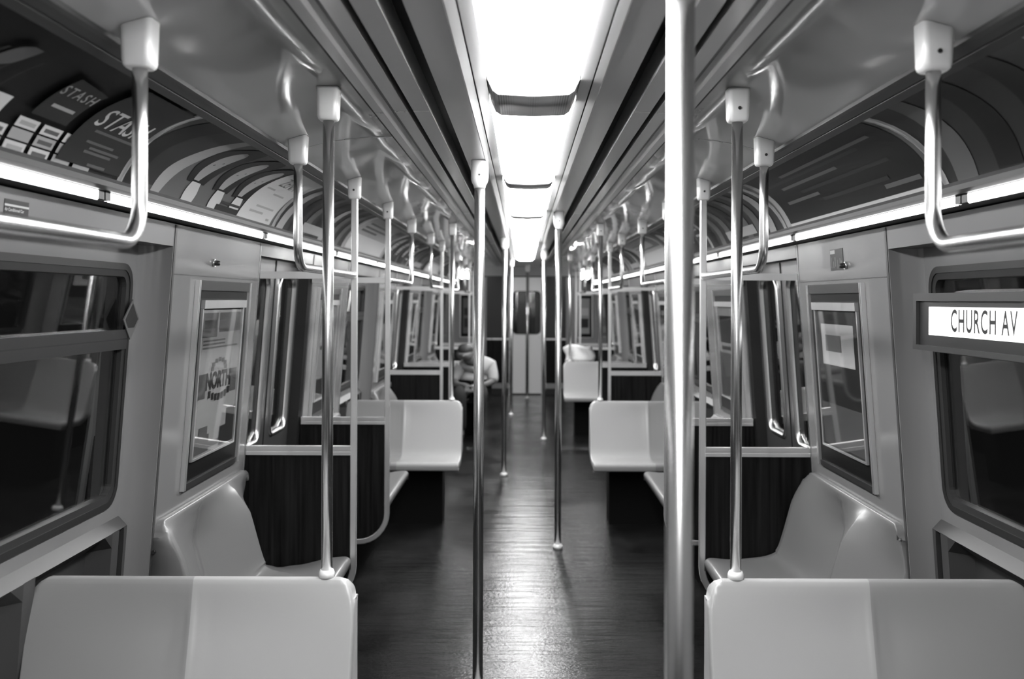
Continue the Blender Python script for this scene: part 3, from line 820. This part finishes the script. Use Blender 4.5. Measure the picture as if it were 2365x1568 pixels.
mb = MB(); mb.ring([lp(h2, -.012), lp(h2, -.017)], M['glass']); mb.face(lp(h2, -.012), M['glass']); mb.face(lp(h2, -.017), M['glass'])
o = mb.build('pane'); o.parent = leaf
mb = MB(); mb.box(DX1 - .05, DX1 - .035, E - .05, E - .001, .93, .97, M['chrome']); o = mb.build('handle'); o.parent = leaf
# framed sheets on the end wall
for x0, x1, lab, mm in ((-1.06, -.80, 'dark framed poster on the end wall, left of the far door', 'mid'), (.86, 1.12, 'pale framed poster on the end wall, right of the far door', 'light')):
    t = thing('poster_case', lab, 'poster frame', ((x0 + x1) / 2, E, 1.3), 'framed posters on the end wall')
    mb = MB(); mb.box(x0, x1, E - .008, E - .001, .93, 1.66, M['case_back']); shift_in(mb.build('back_panel'), t)
    mb = MB()
    for a, b, c_, d_ in ((x0, x0 + .015, .93, 1.66), (x1 - .015, x1, .93, 1.66), (x0, x1, .93, .945), (x0, x1, 1.63, 1.66)): mb.box(a, b, E - .016, E - .0085, c_, d_, M['chrome'])
    shift_in(mb.build('frame'), t)
    mb = MB(); mb.box(x0 + .05, x1 - .05, E - .0115, E - .0085, 1.0, 1.58, M[mm]); mb.box(x0 + .07, x1 - .07, E - .0125, E - .0116, 1.1, 1.25, M['dark']); mb.box(x0 + .07, x1 - .07, E - .0125, E - .0116, 1.3, 1.42, M['dark' if mm == 'mid' else 'white'])
    shift_in(mb.build('sheet'), t)

# twin lamps in the cove ends by the end wall
M['bulb'] = mat('lamp_bulb', .9, .4, emit=45.0)
for s in (-1, 1):
    t = thing('twin_lamp', 'pair of small bright lamps high on the %s beside the end wall' % SIDE[s], 'lamp', (s * .93, 15.5, 1.93), 'twin lamps by the end wall')
    mb = MB(); mb.box(min(s * .90, s * 1.02), max(s * .90, s * 1.02), 15.53, 16.34, 1.88, 1.98, M['rail_mid']); shift_in(mb.build('housing'), t)
    for x in (.885, .975):
        mb = MB(); rows = []
        for i in range(9):
            a = PI * i / 8; rows.append([(s * x + .036 * math.sin(a) * math.cos(2 * PI * k / 14), 15.49 + .036 * math.sin(a) * math.sin(2 * PI * k / 14), 1.93 + .05 * math.cos(a)) for k in range(14)])
        mb.grid(rows, M['bulb'], True, True); shift_in(mb.build('bulb'), t)

# ------------------------------------------------------------------ small things on the walls
# sticker on the valance of the left window
mb = MB(); sy, sz = 2.20, 1.757
def pl(y0, y1, z0, z1, d, m): mb.face([wpt(-1, y0, z0, d), wpt(-1, y1, z0, d), wpt(-1, y1, z1, d), wpt(-1, y0, z1, d)], M[m])
y0_, y1_ = 2.145, 2.25
wbox(mb, -1, y0_, y1_, 1.722, 1.765, .0012, .0001, M['black'])
pl(y0_, y1_, 1.7500, 1.7545, .0016, 'white')
wtext(mb, -1, 'Air Conditioned Car', (y0_ + y1_) / 2 - .010, 1.7425, .0098, M['white'], .0017, bold=.0002)
for k in range(5): pl(y0_ + .004 + k * .013, y0_ + .014 + k * .013, 1.7295, 1.7335, .0016, 'light')
tag(mb.build('sticker'), 'small black sticker with white print above the left window', 'sticker')
# sticker on the right wall
mb = MB()
def pr_(y0, y1, z0, z1, d, m): mb.face([wpt(1, y0, z0, d), wpt(1, y1, z0, d), wpt(1, y1, z1, d), wpt(1, y0, z1, d)], M[m])
wbox(mb, 1, 3.64, 3.79, 1.665, 1.745, .0015, .0001, M['black'])
pr_(3.73, 3.785, 1.728, 1.742, .0019, 'light')
for (a, b, c_, d_) in ((3.745, 3.755, 1.675, 1.70), (3.725, 3.735, 1.68, 1.715), (3.70, 3.707, 1.67, 1.705), (3.67, 3.677, 1.675, 1.71), (3.655, 3.665, 1.672, 1.70), (3.77, 3.776, 1.675, 1.715)): pr_(a, b, c_, d_, .0019, 'mid')
tag(mb.build('sticker'), 'small dark picture sticker high on the right wall panel', 'sticker')
for s in (-1, 1):
    t = thing('push_button', 'small round black button on the %s wall above the framed poster' % SIDE[s], 'button', (s * W(1.68), 3.61, 1.68), 'round wall buttons')
    w0 = W(1.68)
    mb = MB(); mb.tube([(s * (w0 - .0005), 3.61, 1.68), (s * (w0 - .008), 3.61, 1.68)], .014, M['chrome'], 20); shift_in(mb.build('collar'), t)
    mb = MB(); mb.tube([(s * (w0 - .0085), 3.61, 1.68), (s * (w0 - .022), 3.61, 1.679), (s * (w0 - .027), 3.61, 1.679)], .009, M['screw'], 16, radii=[.010, .009, .006]); shift_in(mb.build('plunger'), t)
# leaflet tucked behind the edge of the left window
mb = MB(); c0 = (3.085, 1.485); hw = .05
pts = [(c0[0] + .062 * math.cos(a), c0[1] + .062 * math.sin(a)) for a in (PI * .5, PI, PI * 1.5, 0)]
lo_ = [(-(WR(z) - .013), y, z) for y, z in pts]; hi_ = [(-(WR(z) - .016), y, z) for y, z in pts]
mb.ring([lo_, hi_], M['mid']); mb.face(lo_, M['mid']); mb.face(hi_, M['mid'])
for q in (.8,): mb.face([(-(WR(z) - .0163 - .0002 * q), c0[0] + (y - c0[0]) * q, c0[1] + (z - c0[1]) * q) for y, z in pts], M['dark' if q > .5 else 'light'])
tag(mb.build('leaflet'), 'dark leaflet tucked cornerwise into the left window frame', 'leaflet')

# destination sign in the right window
t = thing('destination_sign', 'lit roll sign reading CHURCH AV in the right window', 'sign', (1.24, 2.6, 1.49))
X0, X1 = 1.178, 1.262
mb = MB(); mb.box(X0 + .006, X1, 2.02, 3.06, 1.405, 1.575, M['wframe']); shift_in(mb.build('housing'), t)
mb = MB()
for a in ((2.02, 3.06, 1.552, 1.575), (2.02, 3.06, 1.405, 1.42), (2.02, 2.04, 1.42, 1.552), (3.035, 3.06, 1.42, 1.552)): mb.box(X0 - .004, X0 + .0055, a[0], a[1], a[2], a[3], M['rail_mid'])
shift_in(mb.build('bezel'), t)
mb = MB(); mb.box(X0 + .002, X0 + .0055, 2.05, 2.955, 1.452, 1.535, M['sign_lit'])
tt = text_tris('CHURCH AV', .088, bold=.0012, space=1.15); mnx = min(x for p in tt for x, _ in p)
for poly in tt: mb.face([(X0 + .0012, 2.80 - (x - mnx) * .68, 1.4935 + y) for x, y in poly], M['dark'])
shift_in(mb.build('roll'), t)

# ------------------------------------------------------------------ newspaper on the far right seat
mb = MB(); r = random.Random(4)
rows = []
for i in range(9):
    u = i / 8; row = []
    for j in range(7):
        v = j / 6
        x = .47 + .34 * u + .02 * math.sin(5 * v); y = 11.715 + .05 * math.sin(u * 6.3) * (.3 + v) + .03 * v + .02 * math.sin(9 * u + 4 * v)
        z = .8335 + (.20 - .07 * abs(u - .55)) * v + .015 * math.sin(u * 7) * v
        row.append((x, y, z))
    rows.append(row)
mb.grid(rows, M['paper'], True)
tag(mb.build('newspaper', solid=.003), 'crumpled white newspaper standing on the back of the far right seat', 'newspaper')

# ------------------------------------------------------------------ the slumped passenger
def skin_obj(name, parent, verts, edges, radii, m, sub=2, root=0):
    me = bpy.data.meshes.new(name); me.from_pydata(verts, edges, []); me.materials.append(m)
    o = bpy.data.objects.new(name, me); COL.objects.link(o); o.parent = parent
    md = o.modifiers.new('skin', 'SKIN'); md.use_smooth_shade = True
    for i, rr in enumerate(radii):
        sv = me.skin_vertices[0].data[i]; sv.radius = rr if isinstance(rr, tuple) else (rr, rr); sv.use_root = (i == root)
    s_ = o.modifiers.new('sub', 'SUBSURF'); s_.levels = sub; s_.render_levels = sub
    return o
PT = thing('person', 'person in a pale shirt and dark trousers slumped forward on the far left seat', 'person', (-.60, 11.35, 0))
# local frame: x across the car, -y towards the camera
V, Ed, Rd = [], [], []
def chain(pts, start=None):
    idx = []
    prev = start
    for p, rr in pts:
        V.append(p); Rd.append(rr); k = len(V) - 1
        if prev is not None: Ed.append((prev, k))
        prev = k; idx.append(k)
    return idx
sp = chain([((0, .02, .54), (.14, .11)), ((.02, .09, .64), (.12, .09)), ((.045, .11, .74), (.13, .09)), ((.045, .06, .81), (.14, .085)), ((.0, -.02, .85), (.07, .065)), ((-.03, -.06, .875), .052)])
hd = chain([((-.055, -.095, .91), (.07, .075)), ((-.075, -.125, .95), (.082, .095)), ((-.08, -.14, .98), (.07, .08))], sp[-1])
chain([((-.088, -.222, .925), .016), ((-.090, -.240, .915), .011)], hd[1])
for sx in (-1, 1): chain([((-.075 + sx * .086, -.115, .945), (.012, .03)), ((-.075 + sx * .095, -.108, .95), (.008, .022))], hd[1])
for sx in (-1, 1):
    th = chain([((sx * .085, -.06, .52), .085), ((sx * .11, -.30, .525), .066), ((sx * .115, -.385, .50), .06), ((sx * .105, -.37, .28), .05), ((sx * .10, -.345, .10), .036), ((sx * .105, -.39, .045), .038), ((sx * .115, -.51, .03), .03)], sp[0])
    ar = chain([((sx * .17 + .045, .05, .80), .056), ((sx * .225 + .02, -.02, .63), .044), ((sx * .16, -.16, .60), .036), ((sx * .06, -.29, .60), .027), ((sx * .035, -.335, .585), (.035, .02))], sp[3])
    hand = ar[-1]
    for f in range(4):
        chain([((sx * .035 + (f - 1.5) * .017, -.365, .565 - .004 * abs(f - 1.5)), .009), ((sx * .03 + (f - 1.5) * .016, -.378, .545 - .006 * abs(f - 1.5)), .008), ((sx * .028 + (f - 1.5) * .015, -.37, .527), .007)], hand)
    chain([((sx * .01, -.355, .60), .010), ((sx * .0, -.375, .59), .009)], hand)
body = skin_obj('body', PT, V, Ed, Rd, M['skin'])
def sub_chain(name, segs, m):
    v, e, r = [], [], []
    for seg, st in segs:
        prev = st
        for p, rr in seg:
            v.append(p); r.append(rr); k = len(v) - 1
            if prev is not None: e.append((prev, k))
            prev = k
    return skin_obj(name, PT, v, e, r, m)
sh = [([((0, .02, .55), (.19, .15)), ((.02, .09, .64), (.185, .145)), ((.045, .11, .74), (.195, .15)), ((.045, .06, .81), (.19, .135)), ((.005, -.015, .852), (.105, .10))], None)]
for sx in (-1, 1): sh.append(([((sx * .17 + .045, .05, .80), .078), ((sx * .225 + .02, -.015, .65), .064), ((sx * .215 + .015, -.04, .62), .06)], 3))
sub_chain('shirt', sh, M['shirt'])
tr = [([((0, .02, .53), (.165, .13))], None)]
for sx in (-1, 1): tr.append(([((sx * .085, -.06, .52), .10), ((sx * .11, -.30, .525), .083), ((sx * .115, -.388, .50), .078), ((sx * .105, -.37, .28), .066), ((sx * .10, -.345, .10), .058)], 0))
sub_chain('trousers', tr, M['trousers'])
for sx in (-1, 1): sub_chain('shoe', [([((sx * .10, -.345, .05), .046), ((sx * .108, -.43, .043), .044), ((sx * .116, -.525, .033), .034)], None)], M['shoe'])
def ball(name, c, r, sc, m, parent, rot=0):
    mb = MB(); n = 14; rows = []
    for i in range(n + 1):
        a = PI * i / n
        rows.append([(c[0] + r * sc[0] * math.sin(a) * math.cos(2 * PI * k / 20), c[1] + r * sc[1] * math.sin(a) * math.sin(2 * PI * k / 20), c[2] + r * sc[2] * math.cos(a)) for k in range(20)])
    mb.grid(rows, m, True, True); return mb.build(name, parent)
ball('hair', (-.072, -.10, .985), .094, (.95, 1.0, .80), M['hair'], PT)

# ------------------------------------------------------------------ world, camera, exposure
w = bpy.data.worlds.new('night'); SC.world = w; w.use_nodes = True
w.node_tree.nodes['Background'].inputs['Color'].default_value = (.004, .004, .004, 1)
cam = bpy.data.cameras.new('camera'); co = bpy.data.objects.new('camera', cam); COL.objects.link(co)
cam.sensor_width = 36; cam.lens = 2300 / 2365 * 36
cam.shift_x = -25.5 / 2365; cam.shift_y = -91 / 2365
co.matrix_world = Matrix.Translation((-.024, 0, 1.55)) @ Matrix.Rotation(PI / 2, 4, 'X') @ Matrix.Rotation(.004, 4, 'Z')
cam.clip_start = .05
cam.dof.use_dof = True; cam.dof.focus_distance = 3.1; cam.dof.aperture_fstop = 3.3
SC.camera = co
SC.view_settings.view_transform = 'Standard'; SC.view_settings.look = 'None'
SC.view_settings.gamma = 1.0; SC.view_settings.exposure = 0.9
SC.cycles.max_bounces = 8; SC.cycles.use_denoising = True
